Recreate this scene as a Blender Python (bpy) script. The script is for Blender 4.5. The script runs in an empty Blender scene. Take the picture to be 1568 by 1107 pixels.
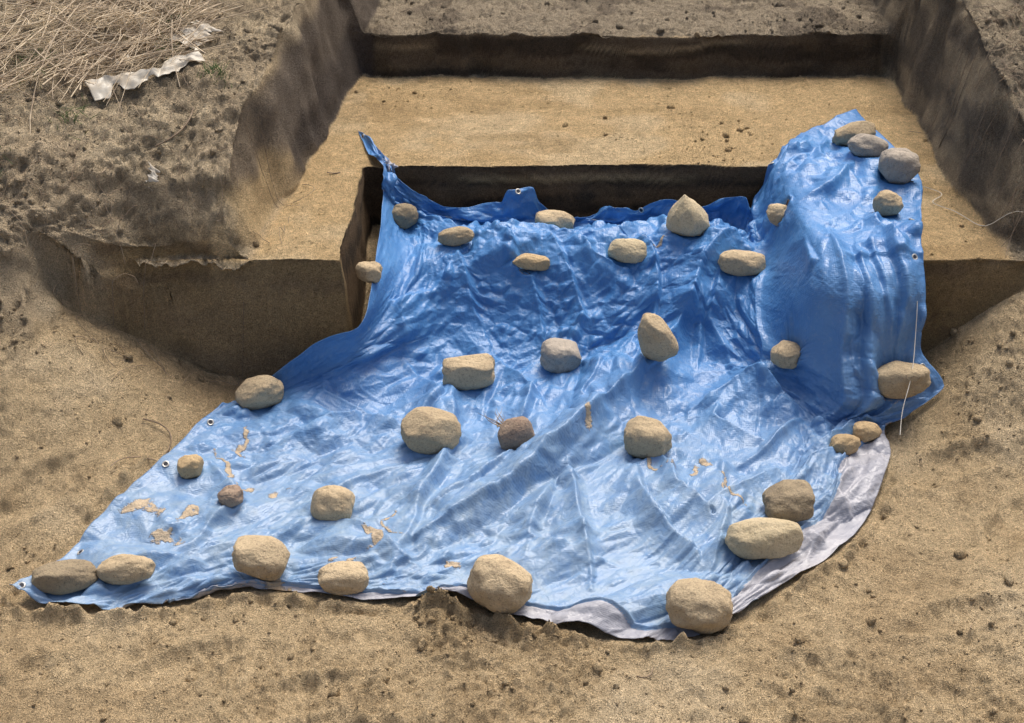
import bpy, math, numpy as np
from mathutils import Vector, Matrix
rng=np.random.default_rng(7)
C=bpy.context
# ------------------------------------------------------------------ helpers
def ss(a,b,x):
    t=np.clip((x-a)/(b-a),0,1); return t*t*(3-2*t)
def _h(i,j,k,s):
    n=(i.astype(np.int64)*73856093)^(j.astype(np.int64)*19349663)^(k.astype(np.int64)*83492791)^(s*2654435761)
    n&=0x7fffffff
    n=(n^(n>>13))*1274126177 & 0x7fffffff
    n=(n^(n>>16))*668265263 & 0x7fffffff
    return ((n^(n>>11))&0xffff)/32767.5-1.0
def pn(x,y,z,s=0):
    x,y,z=np.broadcast_arrays(np.asarray(x,float),np.asarray(y,float),np.asarray(z,float))
    i=np.floor(x);j=np.floor(y);k=np.floor(z)
    u=x-i;v=y-j;w=z-k
    i=i.astype(np.int64);j=j.astype(np.int64);k=k.astype(np.int64)
    u=u*u*u*(u*(u*6-15)+10);v=v*v*v*(v*(v*6-15)+10);w=w*w*w*(w*(w*6-15)+10)
    r=0
    for a in (0,1):
        for b in (0,1):
            for c in (0,1):
                r=r+_h(i+a,j+b,k+c,s)*(u if a else 1-u)*(v if b else 1-v)*(w if c else 1-w)
    return r
def fbm(x,y,z,f,o,s=0,g=.5):
    r=0;a=1;t=0
    for q in range(o):
        r=r+a*pn(x*f+q*7.3,y*f+q*3.1,z*f+q*5.7,s+q); t+=a; a*=g; f*=2.03
    return r/t
def worley(x,y,s):
    i=np.floor(x).astype(np.int64); j=np.floor(y).astype(np.int64)
    f1=np.full(x.shape,9.);f2=np.full(x.shape,9.); hid=np.zeros(x.shape)
    z0=np.zeros_like(i)
    for a in (-1,0,1):
        for b in (-1,0,1):
            cx=i+a+.5+.48*_h(i+a,j+b,z0,s); cy=j+b+.5+.48*_h(i+a,j+b,z0+1,s)
            d=np.hypot(x-cx,y-cy); hh=_h(i+a,j+b,z0+2,s)
            m=d<f1; f2=np.where(m,f1,np.minimum(f2,d)); hid=np.where(m,hh,hid); f1=np.where(m,d,f1)
    return f1,f2,hid
def link(o,parent=None):
    C.collection.objects.link(o)
    if parent: o.parent=parent
    return o
def mesh_np(name,V,F,mats,smooth=True):
    me=bpy.data.meshes.new(name)
    V=np.asarray(V,np.float32).reshape(-1,3); F=np.asarray(F,np.int32)
    k=F.shape[1]
    me.vertices.add(len(V)); me.vertices.foreach_set("co",V.ravel())
    me.loops.add(F.size); me.loops.foreach_set("vertex_index",F.ravel())
    me.polygons.add(len(F)); me.polygons.foreach_set("loop_start",np.arange(0,F.size,k,dtype=np.int32))
    me.polygons.foreach_set("loop_total",np.full(len(F),k,np.int32))
    if smooth: me.polygons.foreach_set("use_smooth",np.ones(len(F),bool))
    me.update(calc_edges=True); me.validate()
    for m in mats: me.materials.append(m)
    return me
def setcol(me,name,col):
    a=me.color_attributes.new(name,'FLOAT_COLOR','POINT')
    c=np.ones((len(col),4),np.float32); c[:,:col.shape[1]]=col
    a.data.foreach_set("color",c.ravel())
def normals(V):
    du=np.gradient(V,axis=1); dv=np.gradient(V,axis=0)
    n=np.cross(du,dv); return n/(np.linalg.norm(n,axis=-1,keepdims=True)+1e-12)
# ------------------------------------------------------------------ terrain
def H(x,y):
    x=np.asarray(x,float); y=np.asarray(y,float)
    g=ss(-.7,-1.5,x)*ss(2.6,3.4,y)*.38+ss(.95,1.55,x)*ss(2.8,3.5,y)*.36
    wx=.012*pn(x*3,y*3,0,11)+.006*pn(x*11,y*11,0,12)
    wy=.014*pn(x*2.5,y*2.5,5,13)+.007*pn(x*10,y*10,3,14)
    xa=x+wx; ya=y+wy
    bench=g+(.39-g)*ss(3.42,3.455,ya)
    pit=np.interp(ya,[3.5,3.85,4.04,4.065],[0,.2,.2,.39])
    inpit=ss(-.475,-.45,xa)*ss(.83,.805,xa)
    z=bench*(1-inpit)+pit*inpit
    yb=ya+.022*pn(x*5,0*x,0*x,17)+.012*pn(x*17,0*x,0*x,18)
    z=z+ss(4.80,4.83,yb)*.15
    bw=.05*pn(x*4,y*4,1,15)+.025*pn(x*11,y*11,1,16)
    A=np.interp(ya+bw*.6-3.43,[-.01,0,.04,.15,.3,.5,.9,2],[-1,.3,.42,.56,.66,.73,.8,.88])
    B=np.interp(y+bw*1.6-3.05,[-.6,-.1,.15,.35,.6,.9,1.4],[-.15,.12,.3,.48,.64,.74,.83])
    k=ss(-1.0,-1.32,x+bw)
    xl=-.70+(y-3.5)*.13
    bank=(A*(1-k)+B*k)
    w=ss(xl,xl-.09,x+wx*1.5+bw*.25)
    z=np.where(w>0,np.maximum(z,z*(1-w)+bank*w),z)
    w=ss(1.34,1.43,x+wx*1.5+bw*.3)
    R=np.interp(y+bw-3.4,[-.3,0,.06,.15,.3,.5,.9,2],[-.2,.2,.38,.56,.68,.76,.8,.88])
    z=np.where(w>0,np.maximum(z,z*(1-w)+R*w),z)
    return z
# ---------------------------------------------------------- tarp control net (x,y[,z] in mm)
NET="""-505,4320 -345,4026,345 -199,4022,270 23,4018,285 240,4020,240 468,4022,290 695,4020,285 765,4024,300 842,4120,397 934,4258 1159,4480
-420,4015,380 -339,4000,285 -195,3995,215 23,3985,205 240,3980,205 469,3985,205 677,3985,215 768,3900,235 842,3950,398 1003,4013 1250,4027
-398,3945,320 -316,3945,230 -170,3860,245 22,3836,265 233,3836,275 433,3824,262 633,3813,265 768,3770,245 842,3730,398 979,3686 1197,3727
-396,3555,295 -310,3725,215 -166,3732,205 22,3713,200 229,3702,200 426,3702,190 624,3702,190 758,3670,205 845,3520,397 950,3510,396 1138,3510,396
-420,3345,242 -368,3530,165 -172,3665,150 22,3655,140 217,3648,135 424,3648,130 620,3640,130 735,3545,150 838,3378,335 948,3370,330 1130,3378,322
-550,3340,180 -415,3420,115 -183,3590,90 21,3595,80 206,3592,75 421,3595,72 610,3585,78 745,3440,105 850,3320,195 950,3310,188 1125,3316,185
-754,3325,20 -499,3360,60 -237,3450,25 -8,3460,15 184,3470,15 376,3478,15 589,3485,22 760,3370,40 865,3255,65 971,3235,70 1190,3250,85
-839,3216 -570,3221 -298,3221 -62,3221 156,3221 356,3221 541,3252 745,3248 840,3185 930,3172 1030,3165
-906,3036 -666,3013 -405,2999 -163,2999 62,2984 269,2984 476,2984 685,2999 775,3012 864,3017 1010,3045
-1027,2795 -782,2793 -533,2782 -286,2770 -55,2744 156,2732 368,2732 566,2758 672,2788 775,2822 915,2832
-1109,2598 -873,2598 -656,2622 -416,2598 -195,2586 9,2552 196,2541 398,2541 495,2560 592,2598 785,2666
-1177,2506 -1013,2467 -840,2479 -597,2541 -345,2502 -144,2495 54,2424 247,2376 330,2370 411,2376 526,2450"""
N=np.zeros((12,11,3))
for i,l in enumerate(NET.split("\n")):
    for j,t in enumerate(l.split()):
        q=[float(a)/1000 for a in t.split(",")]
        N[i,j,:2]=q[:2]; N[i,j,2]=q[2] if len(q)>2 else float(H(q[0],q[1]))
def cr(P,t,axis):
    P=np.moveaxis(P,axis,0); n=len(P)
    E=np.concatenate([2*P[:1]-P[1:2],P,2*P[-1:]-P[-2:-1]])
    i=np.clip(np.floor(t).astype(int),0,n-2); f=(t-i).reshape((-1,)+(1,)*(P.ndim-1))
    a,b,c,d=E[i],E[i+1],E[i+2],E[i+3]
    R=.5*(2*b+(c-a)*f+(2*a-5*b+4*c-d)*f*f+(3*b-a-3*c+d)*f**3)
    return np.moveaxis(R,0,axis)
KR=[0,1,2,3,3.6,4.2,5,6,7,8,9,10]; KC=[0,1,2,3,4,5,6,7,7.6,8.2,9]
def netxyz(nv,nu):
    tv=np.interp(np.linspace(0,10,nv),KR,np.arange(12)); tu=np.interp(np.linspace(0,9,nu),KC,np.arange(11))
    return cr(cr(N,tv,0),tu,1)
gx=np.arange(-1.5,1.6,.006); gy=np.arange(2.1,4.8,.006)
GX,GY=np.meshgrid(gx,gy); HR=H(GX,GY)
def blur(A,r,n=2):
    for _ in range(n):
        for ax in (0,1):
            P=np.pad(A,[(r+1,r) if a==ax else (0,0) for a in (0,1)],mode='edge')
            c=np.cumsum(P,axis=ax)
            A=(np.take(c,np.arange(2*r+1,c.shape[ax]),axis=ax)-np.take(c,np.arange(0,c.shape[ax]-2*r-1),axis=ax))/(2*r+1)
    return A
def dil(A,n):
    for _ in range(n):
        B=A.copy()
        B[1:]=np.maximum(B[1:],A[:-1]); B[:-1]=np.maximum(B[:-1],A[1:])
        D=B.copy(); D[:,1:]=np.maximum(D[:,1:],B[:,:-1]); D[:,:-1]=np.maximum(D[:,:-1],B[:,1:]); A=D
    return A
HC=np.maximum(blur(dil(HR,1),1,2),HR)
def look(A,x,y):
    fx=np.clip((x-gx[0])/.006,0,len(gx)-1.001); fy=np.clip((y-gy[0])/.006,0,len(gy)-1.001)
    i=fx.astype(int); j=fy.astype(int); u=fx-i; v=fy-j
    return (A[j,i]*(1-u)+A[j,i+1]*u)*(1-v)+(A[j+1,i]*(1-u)+A[j+1,i+1]*u)*v
def deep(x,y):   # how far below a surface the sheet may be and still be lifted onto it
    return np.where(x<.2,np.where(y>3.33,.035,.2),np.where((y>3.33)&(y<3.49),.04,.17))
S0=netxyz(420,340)
occ=np.zeros_like(HR)
np.add.at(occ,(((S0[...,1]-gy[0])/.006).astype(int).clip(0,len(gy)-1),((S0[...,0]-gx[0])/.006).astype(int).clip(0,len(gx)-1)),1)
occ=(blur((occ>0).astype(float),2,1)>.3).astype(float)
OCI=np.clip((blur(occ,4,2)-.55)/.45,0,1)
OCB=blur(occ,4,2)
def inr(x,y): return (x>gx[0])&(x<gx[-1])&(y>gy[0])&(y<gy[-1])
ST=[(1096,4216,136,79),(1105,4060,126,77),(1169,3936,126,110),(1095,3724,87,87),(-335,3950,91,91),(130,3940,128,78),(-170,3800,111,60),(345,3755,115,78),(535,3835,135,125),(805,3835,80,74),(690,3715,151,75),(-405,3530,75,84),(61,3715,119,50),(141,3475,118,95),(405,3405,102,148),(-123,3390,150,93),(775,3375,88,76),(1055,3228,165,104),(957,3120,80,60),(890,3065,85,60),(-706,3288,139,98),(-218,3095,161,116),(10,3077,101,111),(362,3085,133,112),(-839,2960,71,64),(-711,2832,69,53),(-450,2808,115,108),(695,2806,127,147),(616,2664,193,108),(-604,2595,137,100),(-397,2542,120,77),(-28,2491,151,139),(427,2425,155,125),(-1058,2547,150,74),(-920,2562,150,70)]
FO=[("67,382 54,366 41,342 26,321 15,303 -4,285 -23,272",.13,.048),("15,303 16,282 19,257",.07,.028),("39,382 43,368 39,351",.065,.032),("-16,384 -17,374 -9,359",.06,.032),("-65,338 -48,343 -32,359",.075,.04),("-18,338 -15,313 -24,282 -29,260",.065,.03),("6,310 -11,290 -24,280",.06,.026),("32,298 36,280 44,265",.075,.028),("38,307 43,290 49,280 68,296",.075,.03),("-1,382 5,368 9,357",.06,.028),("50,325 69,336 80,325",.085,.05),("-64,310 -48,319 -34,325",.05,.03),("19,382 23,374 35,368",.06,.028),("11,296 6,280 3,265",.06,.025),("-33,368 -41,350 -60,335",.05,.038),("-51,282 -36,272 -23,262",.05,.028),("55,301 54,280 47,260",.06,.026),
("-95,262 -60,270 -40,290",.035,.024),("-80,300 -70,285 -78,268",.04,.024),("105,400 95,385 88,380",.05,.025),("112,380 104,365 108,350",.05,.025),("-30,300 -45,290 -50,275",.045,.026),("-5,350 5,335 0,315",.055,.027),("25,345 20,330 30,318",.055,.027),("60,335 55,320 70,310",.055,.024),("-10,262 5,270 25,262",.038,.024),
("55,382 57,366 55,350",.05,.022),("10,384 20,362 16,348",.05,.024),("64,345 59,360 65,374",.05,.028),("-58,340 -52,328 -30,318",.05,.03),("80,322 75,312 60,300",.055,.024),("100,425 96,405 104,390",.04,.025),("118,420 112,405 120,390",.04,.025),
("-25,398 -16,386 -8,397",.03,.02),("24,398 32,384 44,396",.04,.022),("52,398 60,384 68,394",.035,.02),("-5,382 8,388 18,382",.03,.018),("44,384 47,390 46,398",.035,.02),("80,306 88,312 94,318",.045,.024),("70,285 78,300 90,308",.05,.024),("-30,345 -20,330 -30,310",.05,.026),("92,300 84,285 88,276",.03,.02),("84,280 74,268 70,262",.03,.018)]
FO=[(np.array([[float(q)/100 for q in t.split(",")] for t in s.split()]),a,w) for s,a,w in FO]
FU=[("8.75,2.6 8.7,3.6 8.5,5 8.45,6.2",.07,.03),("8.3,3 8.35,4 8.15,5.4 7.9,6.4",.075,.03),("7.98,2.8 8.0,3.6 7.9,5 7.6,6.3",.065,.03),("8.95,3.4 8.9,4.4 8.95,5.2",.045,.02),("8.15,3.4 8.1,4.4 8.4,5.2",.05,.018),("8.5,2.8 8.5,3.6 8.8,4.8",.055,.02),("1.3,2.3 1.2,3.4 1.5,4.4",.035,.022),("6.9,3.2 6.9,4.2 6.7,5",.03,.022)]
FU=[(np.array([[float(q.split(",")[0])*.17,float(q.split(",")[1])*.17] for q in s.split()]),a,w) for s,a,w in FU]
def foldset(FS,x,y,k=.016):
    r=np.zeros_like(x)
    wxn=k*pn(x*8,y*8,0,31); wyn=k*pn(x*8,y*8,4,32)
    for P,a,w in FS:
        L=np.r_[0,np.cumsum(np.linalg.norm(np.diff(P,axis=0),axis=1))]
        best=np.full(x.shape,9.); tt=np.zeros(x.shape); sg=np.zeros(x.shape)
        for i in range(len(P)-1):
            d=P[i+1]-P[i]; l2=d@d
            ex=x+wxn-P[i,0]; ey=y+wyn-P[i,1]
            t=np.clip((ex*d[0]+ey*d[1])/l2,0,1)
            q=np.hypot(ex-t*d[0],ey-t*d[1])
            m=q<best; best=np.where(m,q,best); tt=np.where(m,(L[i]+t*math.sqrt(l2))/L[-1],tt); sg=np.where(m,np.sign(ex*d[1]-ey*d[0]),sg)
        env=np.clip(np.sin(np.pi*np.clip(tt*.86+.07,0,1)),0,1)**.7
        ww=w*(1+.5*sg*np.clip(best/.01,0,1))*(.75+.5*env)
        r=np.maximum(r,a*.8*env*np.exp(-(best/ww)**1.05))
    return r
def uvm(nv,nu):
    return np.meshgrid(np.linspace(0,9,nu)*.19,np.linspace(0,10,nv)*.185)
def facets(a_,b_,lo,hi):
    wx=.03*pn(a_*5,b_*5,0,131); wy=.03*pn(a_*5,b_*5,7,132)
    X_,Y_=a_+wx,b_+wy; z=0
    if lo<=0<=hi:
        a,b,h1=worley((X_*.85+Y_*.5)*6,(Y_*.85-X_*.5)*4.,141)
        z=z+.036*(b-a)*(.6+.6*h1)+.014*h1*np.clip((b-a)*3,0,1)
    if lo<=1<=hi:
        a,b,h2=worley((X_*.6-Y_*.8)*14,(Y_*.6+X_*.8)*9.5,142); z=z+.013*(b-a)*(.3+1.0*h2)
    if lo<=2<=hi:
        a,b,h3=worley((X_+Y_*.3)*29,(Y_-X_*.3)*20,143); z=z+.0070*(b-a)*(.2+1.1*h3)
    if lo<=3<=hi:
        a,b,h4=worley((X_*.9-Y_*.5)*62,(Y_*.8+X_*.5)*46,144); z=z+.0022*(b-a)*(.1+1.1*h4)
    return z
def refsurf(nv,nu,lvl):
    G=netxyz(nv,nu); x,y=G[...,0],G[...,1]
    hc=look(HC,x,y); z=np.where(hc-G[...,2]>deep(x,y),G[...,2],np.maximum(G[...,2],hc))+.004
    S=np.stack([x,y,z],-1)
    a_,b_=uvm(nv,nu)
    nn=-normals(S)
    nn=np.stack([blur(nn[...,i],max(1,nv//50),1) for i in range(3)],-1)
    back=(1+.25*ss(.46,.2,b_))
    calm=1-.95*ss(.28,.12,a_)*ss(.15,.3,b_)*ss(1.05,.9,b_)-.7*ss(.12,.04,np.abs(a_-7.35*.19))*ss(.95,.8,b_)
    dd=(facets(a_,b_,0,1+(lvl>0))*back+foldset(FU,a_/.19*.17,b_/.185*.17,.01))*calm
    S=S+nn*dd[...,None]
    S[...,2]+=foldset(FO,x,y)*calm
    # loose back hem: tabs and scallops standing up against the pit wall
    k=a_/.19
    tab=.045*ss(2.75,2.85,k)*ss(3.3,3.2,k)+.03*ss(4.0,4.3,k)*ss(4.7,4.5,k)+.028*ss(5.5,5.8,k)*ss(6.5,6.3,k)+.022*pn(k*2.2,0*k,0*k,161)
    S[...,2]+=tab*ss(.11,.0,b_)*ss(1.6,2.0,k)*ss(6.9,6.6,k)
    S[...,1]+=-.018*ss(.10,.0,b_)*(1+pn(k*3.1,0*k,0*k,162))*ss(1.6,2.0,k)*ss(6.9,6.6,k)
    return S
STN=[(a/1000,b/1000,c/1000*.34) for a,b,c,d in ST]
def sim(P,S,iters,exc,grav,bend,kz):
    nv,nu=P.shape[:2]; E=1+exc
    def ln(a,b): return np.sqrt(((a-b)**2).sum(-1))
    cons=[]
    Lh=ln(S[:,:-1],S[:,1:])*.5*(E[:,:-1]+E[:,1:]); Lv=ln(S[:-1],S[1:])*.5*(E[:-1]+E[1:])
    Ld1=ln(S[:-1,:-1],S[1:,1:])*E[:-1,:-1]; Ld2=ln(S[1:,:-1],S[:-1,1:])*E[:-1,:-1]
    for o in (0,1):
        n=(nu-1-o+1)//2
        cons.append((P[:,o:o+2*n-1:2],P[:,o+1:o+2*n:2],Lh[:,o::2],1.))
        n=(nv-1-o+1)//2
        cons.append((P[o:o+2*n-1:2],P[o+1:o+2*n:2],Lv[o::2],1.))
        cons.append((P[o:o+2*n-1:2,:-1],P[o+1:o+2*n:2,1:],Ld1[o::2],.35))
        cons.append((P[o:o+2*n-1:2,1:],P[o+1:o+2*n:2,:-1],Ld2[o::2],.35))
    prev=P.copy()
    for it in range(iters):
        vel=(P-prev)*.8; prev[:]=P
        P+=vel; P[...,2]-=grav; P+=(S-P)*kz
        for A,B,L,k in cons:
            d=B-A; l=np.sqrt((d*d).sum(-1))+1e-9
            c=((l-L)/l*.5*k)[...,None]*d
            A+=c; B-=c
        if bend>0:
            lap=np.zeros_like(P)
            lap[:,1:-1]+=(P[:,:-2]+P[:,2:]-2*P[:,1:-1])*.5
            lap[1:-1]+=(P[:-2]+P[2:]-2*P[1:-1])*.5
            P+=lap*bend
        g=look(HC,P[...,0],P[...,1])+.004
        col=(P[...,2]<g)&(g-P[...,2]<np.minimum(.06,deep(P[...,0],P[...,1])))
        P[...,2]=np.where(col,g,P[...,2])
        for (sx,sy,sw) in STN:
            m=((P[...,0]-sx)**2+(P[...,1]-sy)**2)<sw*sw
            if m.any():
                mz=np.median(S[...,2][m])-.010
                P[m,2]=np.minimum(P[m,2],np.maximum(mz,0))
        P[0]+=(S[0]-P[0])*.4; P[-1,:,:2]+=(S[-1,:,:2]-P[-1,:,:2])*.3
        P[:,0]+=(S[:,0]-P[:,0])*.4; P[:,-1,:2]+=(S[:,-1,:2]-P[:,-1,:2])*.3
    return P
def up(P,nv,nu):
    def lin(P,n,ax):
        return cr(P,np.linspace(0,P.shape[ax]-1,n),ax)
    return lin(lin(P,nv,0),nu,1)
P=None
for lvl,(nv,nu,it,gr,bd,kz) in enumerate([(100,80,50,.0003,.005,.09),(200,160,40,.0002,.003,.09),(400,320,32,.0001,.001,.09)]):
    S=refsurf(nv,nu,lvl)
    x,y=S[...,0],S[...,1]
    exc=.008+.032*np.clip(fbm(x,y,0*x,2.2,2,51)+.5,0,1)
    if P is None: P=S.copy()
    else: P=up(P,nv,nu)
    P=sim(P,S,it,exc,gr,bd,kz)
nv,nu=620,500
P=up(P,nv,nu)
a_,b_=uvm(nv,nu)
nn=-normals(P)
nn=np.stack([blur(nn[...,i],2,1) for i in range(3)],-1)
tn_s=np.zeros(P.shape[:2])
for (sx,sy,sw) in STN: tn_s=np.maximum(tn_s,ss(sw*1.3,sw*.8,np.hypot(P[...,0]-sx,P[...,1]-sy)))
patchy=.45+.9*ss(-.25,.3,fbm(a_,b_,0*a_,4,2,147))
P=P+nn*((facets(a_,b_,1,1)*.45+facets(a_,b_,2,3)*patchy)*(1-tn_s))[...,None]
g=look(HC,P[...,0],P[...,1])+.002; col=(P[...,2]<g)&(g-P[...,2]<np.minimum(.05,deep(P[...,0],P[...,1]))); P[...,2]=np.where(col,g,P[...,2])
TP=P; TN=P.shape[:2]
# ------------------------------------------------------------------ ground mesh
def lines(lo,hi,bands,base):
    out=[lo];x=lo
    while x<hi:
        s=base
        for a,b,q in bands:
            if a<x<b: s=min(s,q)
        x+=s; out.append(x)
    return np.array(out)
xs=lines(-1.95,1.95,[(-.84,-.50,.0035),(-.50,-.43,.0025),(.79,.85,.0025),(1.30,1.5,.0045)],.0065)
ys=lines(1.75,5.6,[(3.38,3.49,.0022),(4.02,4.10,.002),(4.74,4.88,.0022),(1.9,2.7,.005)],.0075)
ge=np.cumsum(.03*1.42**np.arange(19))
xs=np.r_[xs[0]-ge[::-1],xs,xs[-1]+ge]; ys=np.r_[ys[0]-ge[::-1],ys,ys[-1]+ge]
X,Y=np.meshgrid(xs,ys); Z=H(X,Y)
V=np.stack([X,Y,Z],-1)
Nn=normals(V); nz=Nn[...,2]
near=((np.abs(X)<2.0)&(Y>1.7)&(Y<5.7)).astype(float)
xl=-.70+(Y-3.5)*.13
jit=.03*pn(X*6,Y*6,Z*6,71)+.015*pn(X*19,Y*19,Z*19,72)
bankL=ss(xl+.0,xl-.06,X)*ss(.22,.42,Z+jit*2)
bankR=ss(1.36,1.42,X)*ss(.22,.42,Z+jit*2)
beyond=ss(4.79,4.83,Y)
wall=ss(.72,.45,nz)
floor=ss(3.40,3.46,Y)*(1-bankL)*(1-bankR)*(1-beyond)*ss(.3,.37,Z)
low=(1-np.clip(bankL+bankR+beyond+floor,0,1))
m=np.zeros_like(X); r_=inr(X,Y); m[r_]=look(OCI,X[r_],Y[r_])
mb=np.zeros_like(X); mb[r_]=look(OCB,X[r_],Y[r_])
flatw=1-wall
f1=fbm(X,Y,Z,3.2,3,81); f2=fbm(X,Y,Z,11,3,82)*flatw+fbm(X,Y,Z,7,2,82)*wall
f3=fbm(X,Y,Z,34,3,83)*flatw+fbm(X,Y,Z,17,1,83)*wall*.8; f4=fbm(X,Y,Z,85,2,84)*flatw
def lumps(fr,s,th):
    a,b,hh=worley(X*fr+.5*pn(X*fr*1.3,Y*fr*1.3,0,s),Y*fr+.5*pn(X*fr*1.3,Y*fr*1.3,3,s),s)
    return np.clip((b-a)*1.3,0,1)**.6*np.clip((hh-th)*2,0,1)*flatw
lu1=lumps(15,151,.1); lu2=lumps(33,152,-.1); lu3=lumps(70,153,-.3)
clump=np.clip(ss(.0,.4,fbm(X,Y,Z,2.1,3,154))+.6*ss(2.45,2.25,Y)*ss(-.35,.2,fbm(X,Y,Z,4.1,2,155)),0,1)
prints=np.zeros_like(X)
for px_,py_,an in [(-.75,2.28,.6),(-.45,2.2,.3),(-.2,2.33,1.1),(.75,2.25,-.5),(1.05,2.45,.2),(1.25,2.75,.9),(.35,2.18,1.4),(1.15,3.0,.3),(-1.2,2.85,.8),(-1.1,2.2,1.2),(1.3,2.3,1.2)]:
    ca,sa=math.cos(an),math.sin(an); ex=((X-px_)*ca+(Y-py_)*sa)/.13; ey=(-(X-px_)*sa+(Y-py_)*ca)/.05
    r2=np.hypot(ex,ey)+.4*f2
    prints+=-.011*ss(1.1,.5,r2)+.008*np.exp(-((r2-1.2)/.22)**2)
lwz=ss(xl-.16,xl-.05,X)*ss(xl+.06,xl+.0,X)*ss(3.42,3.5,Y)
rough=(.030*f1+.022*f2+.015*f3+.008*f4+.012*lu1+.010*lu2+.005*lu3-.01)
disp=(bankL*rough*(1-.5*wall*lwz)+bankR*rough*.9+beyond*rough*.7*(1-.4*wall)
     +floor*flatw*(.003*f2+.002*f3+.0015*f4+.004*f1+.003*lu2*clump+.002*lu3*clump)
     +floor*wall*(.008*f2+.006*f3)
     +low*flatw*(.013*f1+.005*f2+.004*f3+.003*f4+.003*lu3+prints+clump*(.009*f2+.008*f3+.004*f4+.009*lu1+.009*lu2+.004*lu3))
     +low*wall*(.008*f2+.006*f3))
disp*=near*(1-m)
V=V+Nn*disp[...,None]
V[...,2]-=.006*m
V[...,2]+=low*.024*np.exp(-((mb-.2)/.15)**2)*ss(3.2,2.9,Y)*near*(.5+1.3*f2+1.2*f3+.6*lu2)
def mixc(a,b,t): return a*(1-t[...,None])+np.array(b)*t[...,None]
col=np.zeros(X.shape+(3,))+np.array((.67,.51,.305))
col=mixc(col,(.77,.615,.40),ss(.0,.5,f1)*.7)
col=mixc(col,(.53,.385,.22),ss(.0,.5,-f1+f2*.6)*.55)
col=mixc(col,(.45,.33,.185),low*clump*ss(-.1,.4,f2+.4*f3)*.5)
col=mixc(col,(.68,.49,.26),floor)
col=mixc(col,(.76,.59,.355),floor*ss(0,.4,fbm(X,Y,Z,5,3,91))*.7)
col=mixc(col,(.48,.33,.165),floor*ss(.05,.5,fbm(X*.6,Y*2,Z,4,3,92))*.6)
col=mixc(col,(.57,.455,.305),bankL)
col=mixc(col,(.33,.265,.18),bankL*ss(-.05,.35,fbm(X,Y,Z,6,3,93)+.35*f3)*.65)
col=mixc(col,(.70,.57,.38),bankL*ss(.05,.4,fbm(X,Y,Z,4,3,94))*.7)
col=mixc(col,(.44,.36,.25),bankR)
col=mixc(col,(.20,.17,.13),bankR*ss(-.1,.3,fbm(X,Y,Z,6,3,95))*.8)
col=mixc(col,(.42,.345,.245),beyond)
col=mixc(col,(.21,.17,.125),beyond*ss(-.05,.3,fbm(X,Y,Z,8,3,96))*.8)
strat=fbm(X*1.3,Y*1.3,V[...,2]*22,1.5,2,97)
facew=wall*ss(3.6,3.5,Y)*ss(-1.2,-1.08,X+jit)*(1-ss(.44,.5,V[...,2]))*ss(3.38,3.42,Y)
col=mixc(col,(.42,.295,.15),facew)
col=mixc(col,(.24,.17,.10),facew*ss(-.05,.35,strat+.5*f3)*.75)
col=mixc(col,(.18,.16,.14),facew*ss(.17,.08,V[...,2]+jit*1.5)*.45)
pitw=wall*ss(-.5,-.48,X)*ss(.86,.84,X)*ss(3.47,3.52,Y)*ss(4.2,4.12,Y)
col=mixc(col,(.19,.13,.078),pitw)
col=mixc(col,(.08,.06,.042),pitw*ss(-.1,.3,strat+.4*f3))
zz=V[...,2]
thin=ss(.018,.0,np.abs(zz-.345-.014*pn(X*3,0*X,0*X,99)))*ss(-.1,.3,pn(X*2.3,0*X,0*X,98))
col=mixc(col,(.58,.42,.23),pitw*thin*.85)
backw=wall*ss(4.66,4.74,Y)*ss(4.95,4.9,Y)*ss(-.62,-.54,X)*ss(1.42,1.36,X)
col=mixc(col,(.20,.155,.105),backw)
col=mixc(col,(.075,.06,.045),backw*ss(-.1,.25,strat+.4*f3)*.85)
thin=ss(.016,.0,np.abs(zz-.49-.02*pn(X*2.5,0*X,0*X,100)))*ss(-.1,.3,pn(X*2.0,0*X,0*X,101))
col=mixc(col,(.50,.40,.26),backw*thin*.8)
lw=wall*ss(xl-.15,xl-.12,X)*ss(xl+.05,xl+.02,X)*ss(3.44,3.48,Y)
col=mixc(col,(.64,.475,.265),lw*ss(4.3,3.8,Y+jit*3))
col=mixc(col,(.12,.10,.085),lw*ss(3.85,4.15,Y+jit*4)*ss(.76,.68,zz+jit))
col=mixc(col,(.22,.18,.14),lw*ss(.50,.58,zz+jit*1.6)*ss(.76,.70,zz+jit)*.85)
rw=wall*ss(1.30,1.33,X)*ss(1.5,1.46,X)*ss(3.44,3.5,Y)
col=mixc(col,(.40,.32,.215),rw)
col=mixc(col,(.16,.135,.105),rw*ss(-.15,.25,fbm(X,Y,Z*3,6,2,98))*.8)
footL=low*ss(-.45,-.8,X)*ss(3.15,3.38,Y)*ss(-1.2,-.95,X)  # browner ground towards the foot of the left bench face
col=mixc(col,(.56,.40,.225),footL*.5)
col*=(1+.20*f3+.14*f4)[...,None]
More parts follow.
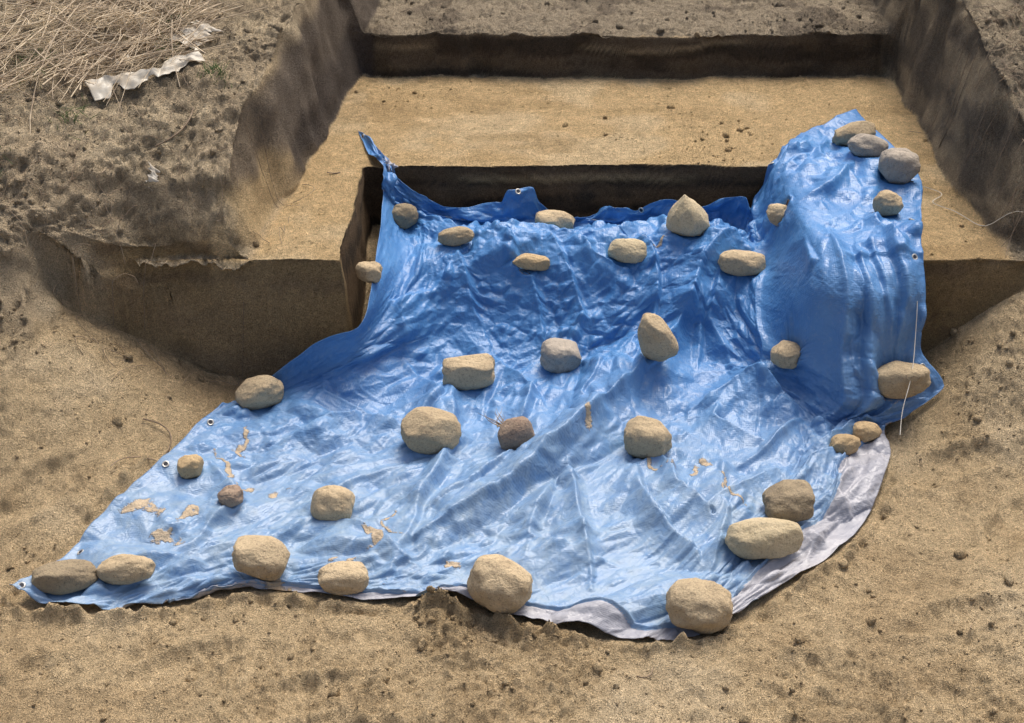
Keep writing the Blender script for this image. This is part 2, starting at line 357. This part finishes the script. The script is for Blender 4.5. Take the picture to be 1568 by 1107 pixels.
# ------------------------------------------------------------------ materials
def newmat(name):
    ma=bpy.data.materials.new(name); ma.use_nodes=True; nt=ma.node_tree
    return ma,nt,nt.nodes["Principled BSDF"]
def nd(nt,t,**k):
    n=nt.nodes.new(t)
    for a,b in k.items(): setattr(n,a,b)
    return n
def noise(nt,vec,scale,detail=4,rough=.6,dist=0):
    n=nd(nt,"ShaderNodeTexNoise"); n.inputs["Scale"].default_value=scale; n.inputs["Detail"].default_value=detail
    n.inputs["Roughness"].default_value=rough; n.inputs["Distortion"].default_value=dist
    nt.links.new(vec,n.inputs["Vector"]); return n.outputs["Fac"]
def mrange(nt,v,a,b,c,d):
    n=nd(nt,"ShaderNodeMapRange"); nt.links.new(v,n.inputs[0])
    for i,q in enumerate((a,b,c,d)): n.inputs[i+1].default_value=q
    return n.outputs[0]
def math_(nt,op,a,b=None):
    n=nd(nt,"ShaderNodeMath",operation=op)
    for i,q in enumerate((a,b)):
        if q is None: continue
        if isinstance(q,(int,float)): n.inputs[i].default_value=q
        else: nt.links.new(q,n.inputs[i])
    return n.outputs[0]
def mixrgb(nt,f,a,b,bt='MIX'):
    n=nd(nt,"ShaderNodeMix",data_type='RGBA',blend_type=bt)
    for sck,q in ((n.inputs[0],f),(n.inputs[6],a),(n.inputs[7],b)):
        if isinstance(q,(int,float)): sck.default_value=q
        elif isinstance(q,tuple): sck.default_value=(*q,1)
        else: nt.links.new(q,sck)
    return n.outputs[2]
def bump(nt,h,dist,stren=1,prev=None):
    n=nd(nt,"ShaderNodeBump"); n.inputs["Distance"].default_value=dist; n.inputs["Strength"].default_value=stren
    nt.links.new(h,n.inputs["Height"])
    if prev: nt.links.new(prev,n.inputs["Normal"])
    return n.outputs[0]
def soilmat(name):
    ma,nt,bs=newmat(name)
    tc=nd(nt,"ShaderNodeTexCoord").outputs["Object"]
    at=nd(nt,"ShaderNodeAttribute",attribute_name="soil")
    n1=noise(nt,tc,75,4,.8); n2=noise(nt,tc,300,2,.7)
    v=math_(nt,'MULTIPLY',mrange(nt,n1,.3,.7,.76,1.22),mrange(nt,n2,.3,.7,.68,1.30))
    cmb=nd(nt,"ShaderNodeCombineColor"); 
    for i in range(3): nt.links.new(v,cmb.inputs[i])
    c=mixrgb(nt,1.,at.outputs["Color"],cmb.outputs[0],'MULTIPLY')
    nt.links.new(c,bs.inputs["Base Color"]); bs.inputs["Roughness"].default_value=.95; bs.inputs["Specular IOR Level"].default_value=.15
    b=bump(nt,n1,.010,.85); b=bump(nt,n2,.0045,1.,b); nt.links.new(b,bs.inputs["Normal"])
    return ma
M_soil=soilmat("soil")
n,mm=len(xs),len(ys); idx=np.arange(n*mm).reshape(mm,n)
F=np.stack([idx[:-1,:-1],idx[:-1,1:],idx[1:,1:],idx[1:,:-1]],-1).reshape(-1,4)
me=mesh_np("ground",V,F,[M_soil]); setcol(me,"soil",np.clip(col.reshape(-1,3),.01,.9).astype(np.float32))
ground=link(bpy.data.objects.new("ground",me))
# ------------------------------------------------------------------ clods
import bmesh
def ico(sub):
    bm=bmesh.new(); bmesh.ops.create_icosphere(bm,subdivisions=sub,radius=1); bm.verts.ensure_lookup_table()
    v=np.array([q.co[:] for q in bm.verts]); f=np.array([[w.index for w in q.verts] for q in bm.faces]); bm.free(); return v,f
iv,jf=ico(2)
NV=normals(V); dx=np.gradient(xs); dy=np.gradient(ys)
wgt=(dx[None,:]*dy[:,None])*near*(1-np.clip(mb*1.6,0,1))*(1-wall*.93)*(low*1.2+bankL*1.8+bankR*1.8+beyond*1.6+floor*.3)*np.clip(.25+2.2*clump*ss(-.3,.5,f1+f2),0,3)
wgt=wgt.ravel(); wgt/=wgt.sum()
nc=18000
pick=rng.choice(len(wgt),nc,p=wgt)
base=V.reshape(-1,3)[pick]; bn=NV.reshape(-1,3)[pick]; bc=col.reshape(-1,3)[pick]
size=np.clip(.0017*rng.pareto(2.3,nc)+.0017,0,.015)
allv=np.zeros((nc,len(iv),3)); 
for i in range(nc):
    q=rng.normal(size=(3,3)); Q,_=np.linalg.qr(q)
    s=size[i]*np.array([1,.8+.3*rng.random(),.6+.3*rng.random()])
    nn=1+.17*rng.normal(size=(len(iv),1))
    allv[i]=(iv*nn*s)@Q.T+base[i]+bn[i]*size[i]*.15
cc=np.repeat(bc[:,None]*(.85+.3*rng.random((nc,1,1))),len(iv),1).reshape(-1,3)
ff=(jf[None]+np.arange(nc)[:,None,None]*len(iv)).reshape(-1,3)
me=mesh_np("soil_clods",allv,ff,[M_soil],smooth=False); setcol(me,"soil",np.clip(cc,.01,.9).astype(np.float32))
link(bpy.data.objects.new("soil_clods",me))
# ------------------------------------------------------------------ tarp
nv,nu=TN
U,W=np.meshgrid(np.linspace(0,1,nu),np.linspace(0,1,nv))
x,y,z=TP[...,0],TP[...,1],TP[...,2]
sil_front=(W>1-(.036+.026*fbm(U,W,0*U,6,2,111))*ss(.22,.42,U))&(U>.24)
sil_right=(U>1-(.09+.06*fbm(U,W,0*U,5,2,112))*ss(.60,.72,W))&(W>.62)
sil=(sil_front|sil_right)
edge=sil.astype(float)
eb=blur(edge,3,1)
TP[...,2]+=.014*np.exp(-((eb-.25)/.2)**2)*(~sil)
TP[...,2]+=.012*blur(edge,2,1)*(.5+fbm(U,W,0*U,22,2,113))
hem=((U<.022)|(W<.014)|(W>.972)|(U>.978)).astype(float)
hem=np.maximum(hem,((blur(edge,7,1)>.02)&(~sil)).astype(float))
spots=[(-.95,2.80,.05,.03),(-.87,2.72,.035,.05),(-.83,2.78,.02,.03),(-.37,2.60,.045,.018),(-.12,2.63,.022,.015),(-.55,2.54,.05,.018),(-.72,3.13,.012,.09),(-.76,2.98,.01,.07),(.53,3.0,.02,.04),(-.29,2.76,.006,.06),(.56,2.87,.008,.07),(.48,2.98,.03,.012),(-.36,2.70,.010,.05),(.39,3.02,.010,.06),(-.62,2.90,.03,.008),(-.7,2.93,.03,.010),(.47,3.8,.03,.01),(-.45,2.62,.03,.012),(.2,3.12,.015,.03)]
sand=np.zeros_like(x)
jx=x+.035*pn(x*16,y*16,0,121)+.012*pn(x*50,y*50,0,123); jy=y+.035*pn(x*16,y*16,9,122)+.012*pn(x*50,y*50,5,124)
for a,b,ra,rb in spots:
    ca,sa=math.cos(.35),math.sin(.35); ex=(jx-a)*ca+(jy-b)*sa; ey=-(jx-a)*sa+(jy-b)*ca
    sand=np.maximum(sand,1-np.hypot(ex/ra,ey/rb))
dust=ss(3.6,2.75,y)
data=np.stack([hem,np.clip(sand,0,1),dust],-1).reshape(-1,3).astype(np.float32)
idx=np.arange(nu*nv).reshape(nv,nu)
F=np.stack([idx[:-1,:-1],idx[1:,:-1],idx[1:,1:],idx[:-1,1:]],-1).reshape(-1,4)
def tarpmat(name,silver):
    ma,nt,bs=newmat(name)
    tc=nd(nt,"ShaderNodeTexCoord"); o=tc.outputs["Object"]; uv=tc.outputs["UV"]
    at=nd(nt,"ShaderNodeAttribute",attribute_name="tarpdata"); sp=nd(nt,"ShaderNodeSeparateColor"); nt.links.new(at.outputs["Color"],sp.inputs[0])
    hemo,sando,dusto=sp.outputs[0],sp.outputs[1],sp.outputs[2]
    nA=noise(nt,o,7,3,.65); nB=noise(nt,o,70,3,.7); nC=noise(nt,o,20,4,.7,.6)
    if silver: c=mixrgb(nt,mrange(nt,nA,.3,.7,0,1),(.28,.29,.34),(.42,.42,.45))
    else:
        c=mixrgb(nt,mrange(nt,nA,.3,.7,0,1),(.040,.170,.43),(.07,.23,.51))
        c=mixrgb(nt,math_(nt,'MULTIPLY',hemo,.45),c,(.03,.15,.39))
        d=math_(nt,'MULTIPLY',dusto,mrange(nt,nC,.3,.7,.28,.72))
        c=mixrgb(nt,d,c,(.32,.40,.45))
        c=mixrgb(nt,mrange(nt,nB,.55,.8,.03,.3),c,(.40,.45,.49))
    sm=math_(nt,'ADD',sando,math_(nt,'MULTIPLY',math_(nt,'SUBTRACT',nB,.5),1.6))
    smk=mrange(nt,sm,.1,.34,0,.9)
    gate=math_(nt,'MULTIPLY',smk,mrange(nt,sando,0,.08,0,1))
    sc=mixrgb(nt,noise(nt,o,150,2),(.36,.26,.15),(.64,.50,.32))
    c=mixrgb(nt,gate,c,sc)
    nt.links.new(c,bs.inputs["Base Color"])
    rg=mrange(nt,nC,.3,.7,.35,.50)
    rr=math_(nt,'ADD',rg,math_(nt,'MULTIPLY',gate,.5)); nt.links.new(rr,bs.inputs["Roughness"])
    bs.inputs["Specular IOR Level"].default_value=.52
    def rdg(s,dist):
        q=noise(nt,o,s,2,.5,dist); return math_(nt,'ABSOLUTE',math_(nt,'SUBTRACT',q,.5))
    b=bump(nt,rdg(45,.4),.009,.45)
    wa=nd(nt,"ShaderNodeTexWave",wave_type='BANDS',bands_direction='X'); wa.inputs["Scale"].default_value=110; nt.links.new(uv,wa.inputs["Vector"])
    wb=nd(nt,"ShaderNodeTexWave",wave_type='BANDS',bands_direction='Y'); wb.inputs["Scale"].default_value=140; nt.links.new(uv,wb.inputs["Vector"])
    b=bump(nt,math_(nt,'ADD',wa.outputs["Fac"],wb.outputs["Fac"]),.0006,.25,b)
    b=bump(nt,math_(nt,'MULTIPLY',gate,nB),.01,.8,b)
    nt.links.new(b,bs.inputs["Normal"])
    return ma
M_blue=tarpmat("blue_polyethylene",False); M_sil=tarpmat("silver_polyethylene",True)
me=mesh_np("tarpaulin",TP,F,[M_blue,M_sil,M_blue]); setcol(me,"tarpdata",data)
fs=sil[:-1,:-1].ravel().astype(np.int32); me.polygons.foreach_set("material_index",fs)
uvl=me.uv_layers.new(name="UV"); uvv=np.stack([U,W],-1).reshape(-1,2)[F.ravel()].astype(np.float32); uvl.data.foreach_set("uv",uvv.ravel())
tarp=link(bpy.data.objects.new("tarpaulin",me))
so=tarp.modifiers.new("thick",'SOLIDIFY'); so.thickness=.0012; so.offset=-1; so.material_offset=1
TF=TP.reshape(-1,3)
mg,nt,bs=newmat("grommet_metal"); bs.inputs["Base Color"].default_value=(.55,.53,.48,1); bs.inputs["Metallic"].default_value=.8; bs.inputs["Roughness"].default_value=.4
md,nt,bs=newmat("grommet_hole"); bs.inputs["Base Color"].default_value=(.02,.02,.03,1)
TNm=-normals(TP)
for (a,b) in [(3,168),(3,106),(3,262),(90,316),(52,316),(130,316),(395,4),(290,4),(345,4),(250,4),(5,3),(180,316)]:
    a=int(a*1.55);b=min(int(b*1.5625),nu-5)
    p_=Vector(TP[a,b]); nrm=Vector(TNm[a,b])
    bpy.ops.mesh.primitive_torus_add(location=p_+nrm*.0015,major_radius=.0075,minor_radius=.0022,major_segments=20,minor_segments=8,rotation=nrm.to_track_quat('Z','Y').to_euler())
    o=C.object; o.name="grommet"; o.data.materials.append(mg); o.scale.z=.6
    bpy.ops.mesh.primitive_cylinder_add(radius=.006,depth=.0008,vertices=18,location=p_+nrm*.0012,rotation=nrm.to_track_quat('Z','Y').to_euler())
    h2=C.object; h2.name="eyelet"; h2.data.materials.append(md); 
    for q in (o,h2): q.parent=tarp
# ------------------------------------------------------------------ stones
def stonemat(name,a,b,spk):
    ma,nt,bs=newmat(name); o=nd(nt,"ShaderNodeTexCoord").outputs["Object"]
    oi=nd(nt,"ShaderNodeObjectInfo").outputs["Random"]
    mp=nd(nt,"ShaderNodeVectorMath",operation='ADD'); nt.links.new(o,mp.inputs[0])
    cb=nd(nt,"ShaderNodeCombineXYZ"); nt.links.new(math_(nt,'MULTIPLY',oi,37.),cb.inputs[0]); nt.links.new(cb.outputs[0],mp.inputs[1]); vec=mp.outputs[0]
    n1=noise(nt,vec,16,5,.7); n2=noise(nt,vec,150,3,.75); n3=noise(nt,vec,420,2,.7)
    c=mixrgb(nt,mrange(nt,n1,.32,.68,0,1),a,b)
    c=mixrgb(nt,mrange(nt,n2,.52,.70,0,.8),c,spk)
    c=mixrgb(nt,mrange(nt,n3,.56,.7,0,.6),c,tuple(min(.8,q*1.4) for q in a))
    g=mrange(nt,oi,0,1,.88,1.12); cc2=nd(nt,"ShaderNodeCombineColor")
    for i in range(3): nt.links.new(g,cc2.inputs[i])
    c=mixrgb(nt,1.,c,cc2.outputs[0],'MULTIPLY')
    nt.links.new(c,bs.inputs["Base Color"]); bs.inputs["Roughness"].default_value=.9; bs.inputs["Specular IOR Level"].default_value=.2
    b_=bump(nt,n1,.014,.6); b_=bump(nt,n2,.005,.8,b_); b_=bump(nt,n3,.0015,.6,b_); nt.links.new(b_,bs.inputs["Normal"])
    return ma
SM={'t':stonemat("tan_granite",(.56,.445,.285),(.44,.34,.215),(.24,.18,.125)),
'g':stonemat("grey_stone",(.42,.365,.30),(.34,.30,.25),(.18,.16,.135)),
'r':stonemat("reddish_stone",(.30,.21,.155),(.38,.29,.21),(.12,.085,.07)),
'd':stonemat("dark_olive_stone",(.35,.28,.18),(.25,.20,.135),(.13,.105,.08)),
'l':stonemat("pale_granite",(.64,.53,.35),(.53,.43,.27),(.30,.24,.17)),
'o':stonemat("ochre_stone",(.57,.42,.24),(.47,.34,.19),(.28,.2,.125))}
kinds=list("tggtdttllt"+"ttogttttoo"+"tt"+"rt"+"o"+"r"+"t"+"d"+"l"+"t"+"t"+"t"+"t"+"d"+"t")
special={8:(2.,0,'tri'),14:(2.2,-22,'egg'),15:(3.6,-3,''),13:(2.9,4,''),27:(3.0,-4,''),28:(2.3,6,''),33:(2.5,6,''),34:(2.3,-12,''),29:(2.6,14,'egg2'),21:(2.7,8,''),20:(2.2,-14,''),17:(2.3,-10,''),31:(2.1,18,''),32:(2.3,5,''),22:(2.4,-25,''),30:(2.4,0,'')}
iv4,if4=ico(5)
for k,(a,b,w_,h_) in enumerate(ST):
    sx,sy,w_,h_=a/1000,b/1000,w_/1000,h_/1000
    box,roll,tag=special.get(k,(2.1+.5*rng.random(),rng.uniform(-12,12),''))
    d_=min(w_*.86,h_*1.05); hz=math.sqrt(max((h_*h_-.41*d_*d_)/.59,(.34*w_)**2)); hz=min(hz,.88*w_ if tag!='egg' else 9)
    if k in (33,34): d_=.075;hz=.068
    if k==27: d_=.13; hz=.10
    p_=iv4.copy(); nrm_=(np.abs(p_)**box).sum(1)**(1/box); p_=p_/nrm_[:,None]
    s=k*13.7
    nz1=fbm(p_[:,0]+s,p_[:,1],p_[:,2],1.1,2,200+k)
    nz2=fbm(p_[:,0]+s,p_[:,1],p_[:,2],3.2,3,300+k); nz3=fbm(p_[:,0]+s,p_[:,1],p_[:,2],11,3,400+k)
    p_=p_*(1+.18*nz1+.06*nz2+.02*nz3)[:,None]
    for q in range(4):
        dn=rng.normal(size=3); dn/=np.linalg.norm(dn); lim=.84+.12*rng.random()
        t=p_@dn; p_-=np.where(t>lim,(t-lim)*.7,0)[:,None]*dn
    if tag=='tri':
        t=np.clip((p_[:,2]+1)/2,0,1); p_[:,0]*=(1.15-.85*t); p_[:,1]*=(1.1-.5*t); p_[:,0]-=.2*t; hz=.135
    if tag=='egg': t=(p_[:,2]+1)/2; p_[:,0]*=(1.15-.4*t); hz=.155
    if tag=='egg2': t=(p_[:,0]+1)/2; p_[:,2]*=(.7+.4*t)
    p_=p_/np.abs(p_).max(0)
    p_=p_*np.array([w_/2,d_/2,hz/2])*1.03
    R=np.array(Matrix.Rotation(math.radians(roll),3,'Y')) ; Rz=np.array(Matrix.Rotation(rng.uniform(-.25,.25),3,'Z'))
    p_=p_@R.T@Rz.T
    near_=((TF[:,0]-sx)**2+(TF[:,1]-sy)**2)<(w_*.3)**2
    zs=TF[near_,2]; hs=float(H(sx,sy))
    gz=np.median(zs) if len(zs)>5 else hs
    zmin=p_[:,2].min()
    me=mesh_np("stone",p_,if4,[SM[kinds[k]]])
    o=link(bpy.data.objects.new("stone",me)); o.location=(sx,sy,gz-zmin-.07*hz)
# ------------------------------------------------------------------ thin strands
def tube(pts,r,sides=5):
    pts=np.asarray(pts,float); n=len(pts); t=np.gradient(pts,axis=0); t/=np.linalg.norm(t,axis=1,keepdims=True)+1e-9
    upv=np.array([.13,.21,.97]); a=np.cross(t,upv); a/=np.linalg.norm(a,axis=1,keepdims=True)+1e-9; b=np.cross(t,a)
    rr=np.full(n,r) if np.isscalar(r) else np.asarray(r)
    an=np.arange(sides)*2*np.pi/sides
    v=pts[:,None]+rr[:,None,None]*(np.cos(an)[None,:,None]*a[:,None]+np.sin(an)[None,:,None]*b[:,None])
    f=[]
    for i in range(n-1):
        for j in range(sides):
            k=(j+1)%sides; f.append((i*sides+j,i*sides+k,(i+1)*sides+k,(i+1)*sides+j))
    return v.reshape(-1,3),np.array(f)
def surf(px,py):
    j=np.clip(np.searchsorted(xs,px),1,len(xs)-1); i=np.clip(np.searchsorted(ys,py),1,len(ys)-1)
    return V[i,j,2]
def merge(L):
    vs=[];fs=[];o=0
    for v,f in L: vs.append(v); fs.append(f+o); o+=len(v)
    return np.concatenate(vs),np.concatenate(fs)
def simplemat(name,a,b,rough=.8,sc=30):
    ma,nt,bs=newmat(name); o=nd(nt,"ShaderNodeTexCoord").outputs["Object"]
    nt.links.new(mixrgb(nt,mrange(nt,noise(nt,o,sc,3),.35,.65,0,1),a,b),bs.inputs["Base Color"]); bs.inputs["Roughness"].default_value=rough
    return ma
M_straw=simplemat("dry_straw",(.68,.56,.39),(.34,.26,.18),.8,14); M_twig=simplemat("twig",(.16,.11,.07),(.33,.25,.17)); M_green=simplemat("weed",(.08,.14,.04),(.18,.22,.09))
L=[]
def lay(cx,cy,ang,ln,r,lift,curve=.05):
    t=np.linspace(-.5,.5,9)*ln
    bx=curve*ln*rng.normal()*(t/ln)**2*4
    px=cx+t*math.cos(ang)-bx*math.sin(ang); py=cy+t*math.sin(ang)+bx*math.cos(ang)
    g=surf(px,py)
    A=np.polyfit(t,g,1); line=np.polyval(A,t); line+=max(0,np.max(g-line)*.8)+lift+rng.normal()*.12*t
    return tube(np.stack([px,py,np.maximum(line,g-.002)],1),r)
for i in range(620):
    cx=rng.uniform(-1.9,-.93); cy=3.60+(cx+1.9)*.45+abs(rng.normal())*.40
    if cy>5.0: continue
    ang=rng.normal(.85,.45) if rng.random()<.75 else rng.uniform(0,3.1)
    L.append(lay(cx,cy,ang,rng.uniform(.05,.42),rng.choice([.0008,.0012,.0018,.0026],p=[.42,.33,.18,.07]),.003+.03*rng.random()))
for i in range(90):
    cx=-1.12+rng.normal()*.07; cy=4.28+rng.normal()*.07; g=float(surf(cx,cy)); hh=rng.uniform(.05,.14); dx_,dy_=rng.normal(size=2)*.05
    t=np.linspace(0,1,6)[:,None]; L.append(tube(np.array([cx,cy,g])+t*np.array([dx_,dy_,hh])+t*t*np.array([dx_,dy_,-.03]),.0011))
v,f=merge(L); link(bpy.data.objects.new("dry_straw",mesh_np("dry_straw",v,f,[M_straw])))
L=[]
for cx,cy,ang,ln,r in [(-.92,3.10,2.2,.12,.002),(-1.0,2.98,.6,.12,.0015),(1.35,2.75,.05,.09,.002),(-.93,3.72,1.0,.16,.0025),(-.55,4.0,.3,.04,.002),(.3,2.25,.4,.04,.0016),(1.05,2.4,1.2,.05,.0016)]:
    L.append(lay(cx,cy,ang,ln,r,.003,.2))
for i in range(9):
    an=rng.uniform(1.2,2.6); t=np.linspace(0,1,8); L.append(tube(np.stack([-.03+.07*t*math.cos(an)+.01*np.sin(t*4+i),3.11+.06*t*math.sin(an),.07+.03*t*rng.random()],1),.0016*(1.1-t)))
for i in range(90):
    cx=rng.uniform(-1.5,-.62); cy=rng.uniform(3.3,3.9); ang=rng.uniform(0,6.28); t=np.linspace(0,1,10); ln=rng.uniform(.04,.13)
    px=cx+np.cos(ang+t*rng.normal()*1.4)*t*ln; py=cy+np.sin(ang+t*rng.normal())*t*ln
    L.append(tube(np.stack([px,py,surf(px,py)+.004+.008*np.sin(t*3.1)],1),.0008))
for i in range(110):
    cx=rng.uniform(1.42,1.7); cy=rng.uniform(3.5,4.3); ang=rng.uniform(0,6.28); t=np.linspace(0,1,10); ln=rng.uniform(.04,.14)
    px=cx+np.cos(ang+t*rng.normal()*1.4)*t*ln; py=cy+np.sin(ang+t*rng.normal())*t*ln
    L.append(tube(np.stack([px,py,surf(px,py)+.004+.012*np.sin(t*3.1)],1),.0009))
v,f=merge(L); link(bpy.data.objects.new("twigs_and_roots",mesh_np("twigs_and_roots",v,f,[M_twig])))
L=[]
for cx,cy,nb,sp in [(-.87,3.94,60,.02),(-1.05,4.25,60,.04),(-1.4,4.0,80,.05),(-1.25,3.78,40,.03),(-1.45,3.6,40,.03),(1.62,4.2,26,.03),(1.6,3.6,24,.03),(-1.02,4.1,40,.03)]:
    for i in range(nb):
        bx,by=cx+rng.normal()*sp,cy+rng.normal()*sp; g=float(surf(bx,by)); d=rng.normal(size=2)*.018; hh=rng.uniform(.01,.03)
        t=np.linspace(0,1,5)[:,None]; L.append(tube(np.array([bx,by,g])+t*np.array([d[0],d[1],hh]),.0015*(1-.8*t[:,0]),3))
v,f=merge(L); link(bpy.data.objects.new("weeds",mesh_np("weeds",v,f,[M_green])))
M_str=simplemat("white_string",(.72,.68,.6),(.6,.55,.45))
pts=[(1.10,3.52,.415),(1.105,3.37,.36),(1.095,3.27,.24),(1.075,3.19,.18),(1.045,3.12,.12),(1.03,3.06,.08)]
P_=np.array(pts); t=np.linspace(0,len(P_)-1,40); v1=tube(cr(P_,t,0),.0011)
q=np.array([(1.22,3.93),(1.29,3.86),(1.25,3.80),(1.30,3.74),(1.34,3.66),(1.385,3.60),(1.44,3.55),(1.52,3.56)]); q=cr(q,np.linspace(0,7,60),0)
zz_=surf(q[:,0],q[:,1]); zz_=np.convolve(np.pad(zz_,3,mode='edge'),np.ones(7)/7,'valid')+.008
v2=tube(np.c_[q,zz_],.0011)
v,f=merge([v1,v2]); link(bpy.data.objects.new("string",mesh_np("string",v,f,[M_str])))
ms_,nt,bs=newmat("dirty_white_plastic"); o_=nd(nt,"ShaderNodeTexCoord").outputs["Object"]
nt.links.new(mixrgb(nt,mrange(nt,noise(nt,o_,25,5,.7),.35,.65,0,1),(.60,.565,.48),(.46,.39,.29)),bs.inputs["Base Color"]); bs.inputs["Roughness"].default_value=.5
def scrap(ctrl,wd,seed):
    c=np.array(ctrl); a=cr(c,np.linspace(0,len(c)-1,90),0); tv=np.linspace(-1,1,24)
    tn=np.gradient(a,axis=0); tn/=np.linalg.norm(tn,axis=1,keepdims=True); pe=np.stack([-tn[:,1],tn[:,0]],1)
    s=np.linspace(0,9,90)
    ww=wd*np.clip(.62+.5*pn(s,0*s,0*s,seed)+.3*pn(s*2,0*s,0*s,seed+9),.12,2); wo=wd*np.clip(.62+.5*pn(s,0*s+4,0*s,seed)+.3*pn(s*2,0*s+4,0*s,seed+9),.12,2)
    wv=np.where(tv[None]>0,ww[:,None],wo[:,None])
    p=a[:,None]+pe[:,None]*(tv[None,:]*wv)[...,None]
    zz=surf(p[...,0],p[...,1]); zz=blur(zz,3,2)+.010+.018*np.abs(fbm(p[...,0],p[...,1],0*zz,18,3,seed))+.006*tv[None]
    Vv=np.dstack([p,zz]); idx=np.arange(90*24).reshape(90,24)
    return Vv.reshape(-1,3),np.stack([idx[:-1,:-1],idx[:-1,1:],idx[1:,1:],idx[1:,:-1]],-1).reshape(-1,4)
v,f=merge([scrap([(-1.22,3.87),(-1.15,3.92),(-1.07,3.93),(-1.0,3.97),(-.92,4.03)],.042,501),scrap([(-.99,4.10),(-.955,4.16),(-.93,4.21)],.06,502),scrap([(-1.0,3.56),(-.99,3.6)],.016,503),scrap([(-1.17,4.0),(-1.13,4.02)],.02,504)])
o=link(bpy.data.objects.new("plastic_scrap",mesh_np("plastic_scrap",v,f,[ms_]))); sd=o.modifiers.new("t",'SOLIDIFY'); sd.thickness=.0006
# ------------------------------------------------------------------ camera, light, world
cam=bpy.data.cameras.new("camera"); co=link(bpy.data.objects.new("camera",cam))
co.location=(0,0,2.3); co.rotation_euler=(math.pi/2-math.radians(33),0,0); cam.lens=50; cam.sensor_width=36; cam.clip_end=500
C.scene.camera=co
el,az=math.radians(60),math.radians(22)
w=bpy.data.worlds.new("World"); C.scene.world=w; w.use_nodes=True; nt=w.node_tree
s=nt.nodes.new("ShaderNodeTexSky"); s.sky_type='NISHITA'; s.sun_disc=False; s.sun_elevation=el; s.sun_rotation=az; s.dust_density=7; s.air_density=1.0; s.ozone_density=1
nt.links.new(s.outputs[0],nt.nodes["Background"].inputs[0]); nt.nodes["Background"].inputs[1].default_value=.15
l=bpy.data.lights.new("sun",'SUN'); l.energy=2.85; l.angle=math.radians(28); l.color=(1,.955,.885); lo=link(bpy.data.objects.new("sun",l))
d=Vector((math.cos(el)*math.sin(az),math.cos(el)*math.cos(az),math.sin(el))); lo.rotation_euler=d.to_track_quat('Z','Y').to_euler()
vs=C.scene.view_settings; vs.view_transform='Standard'; vs.look='None'; vs.exposure=0
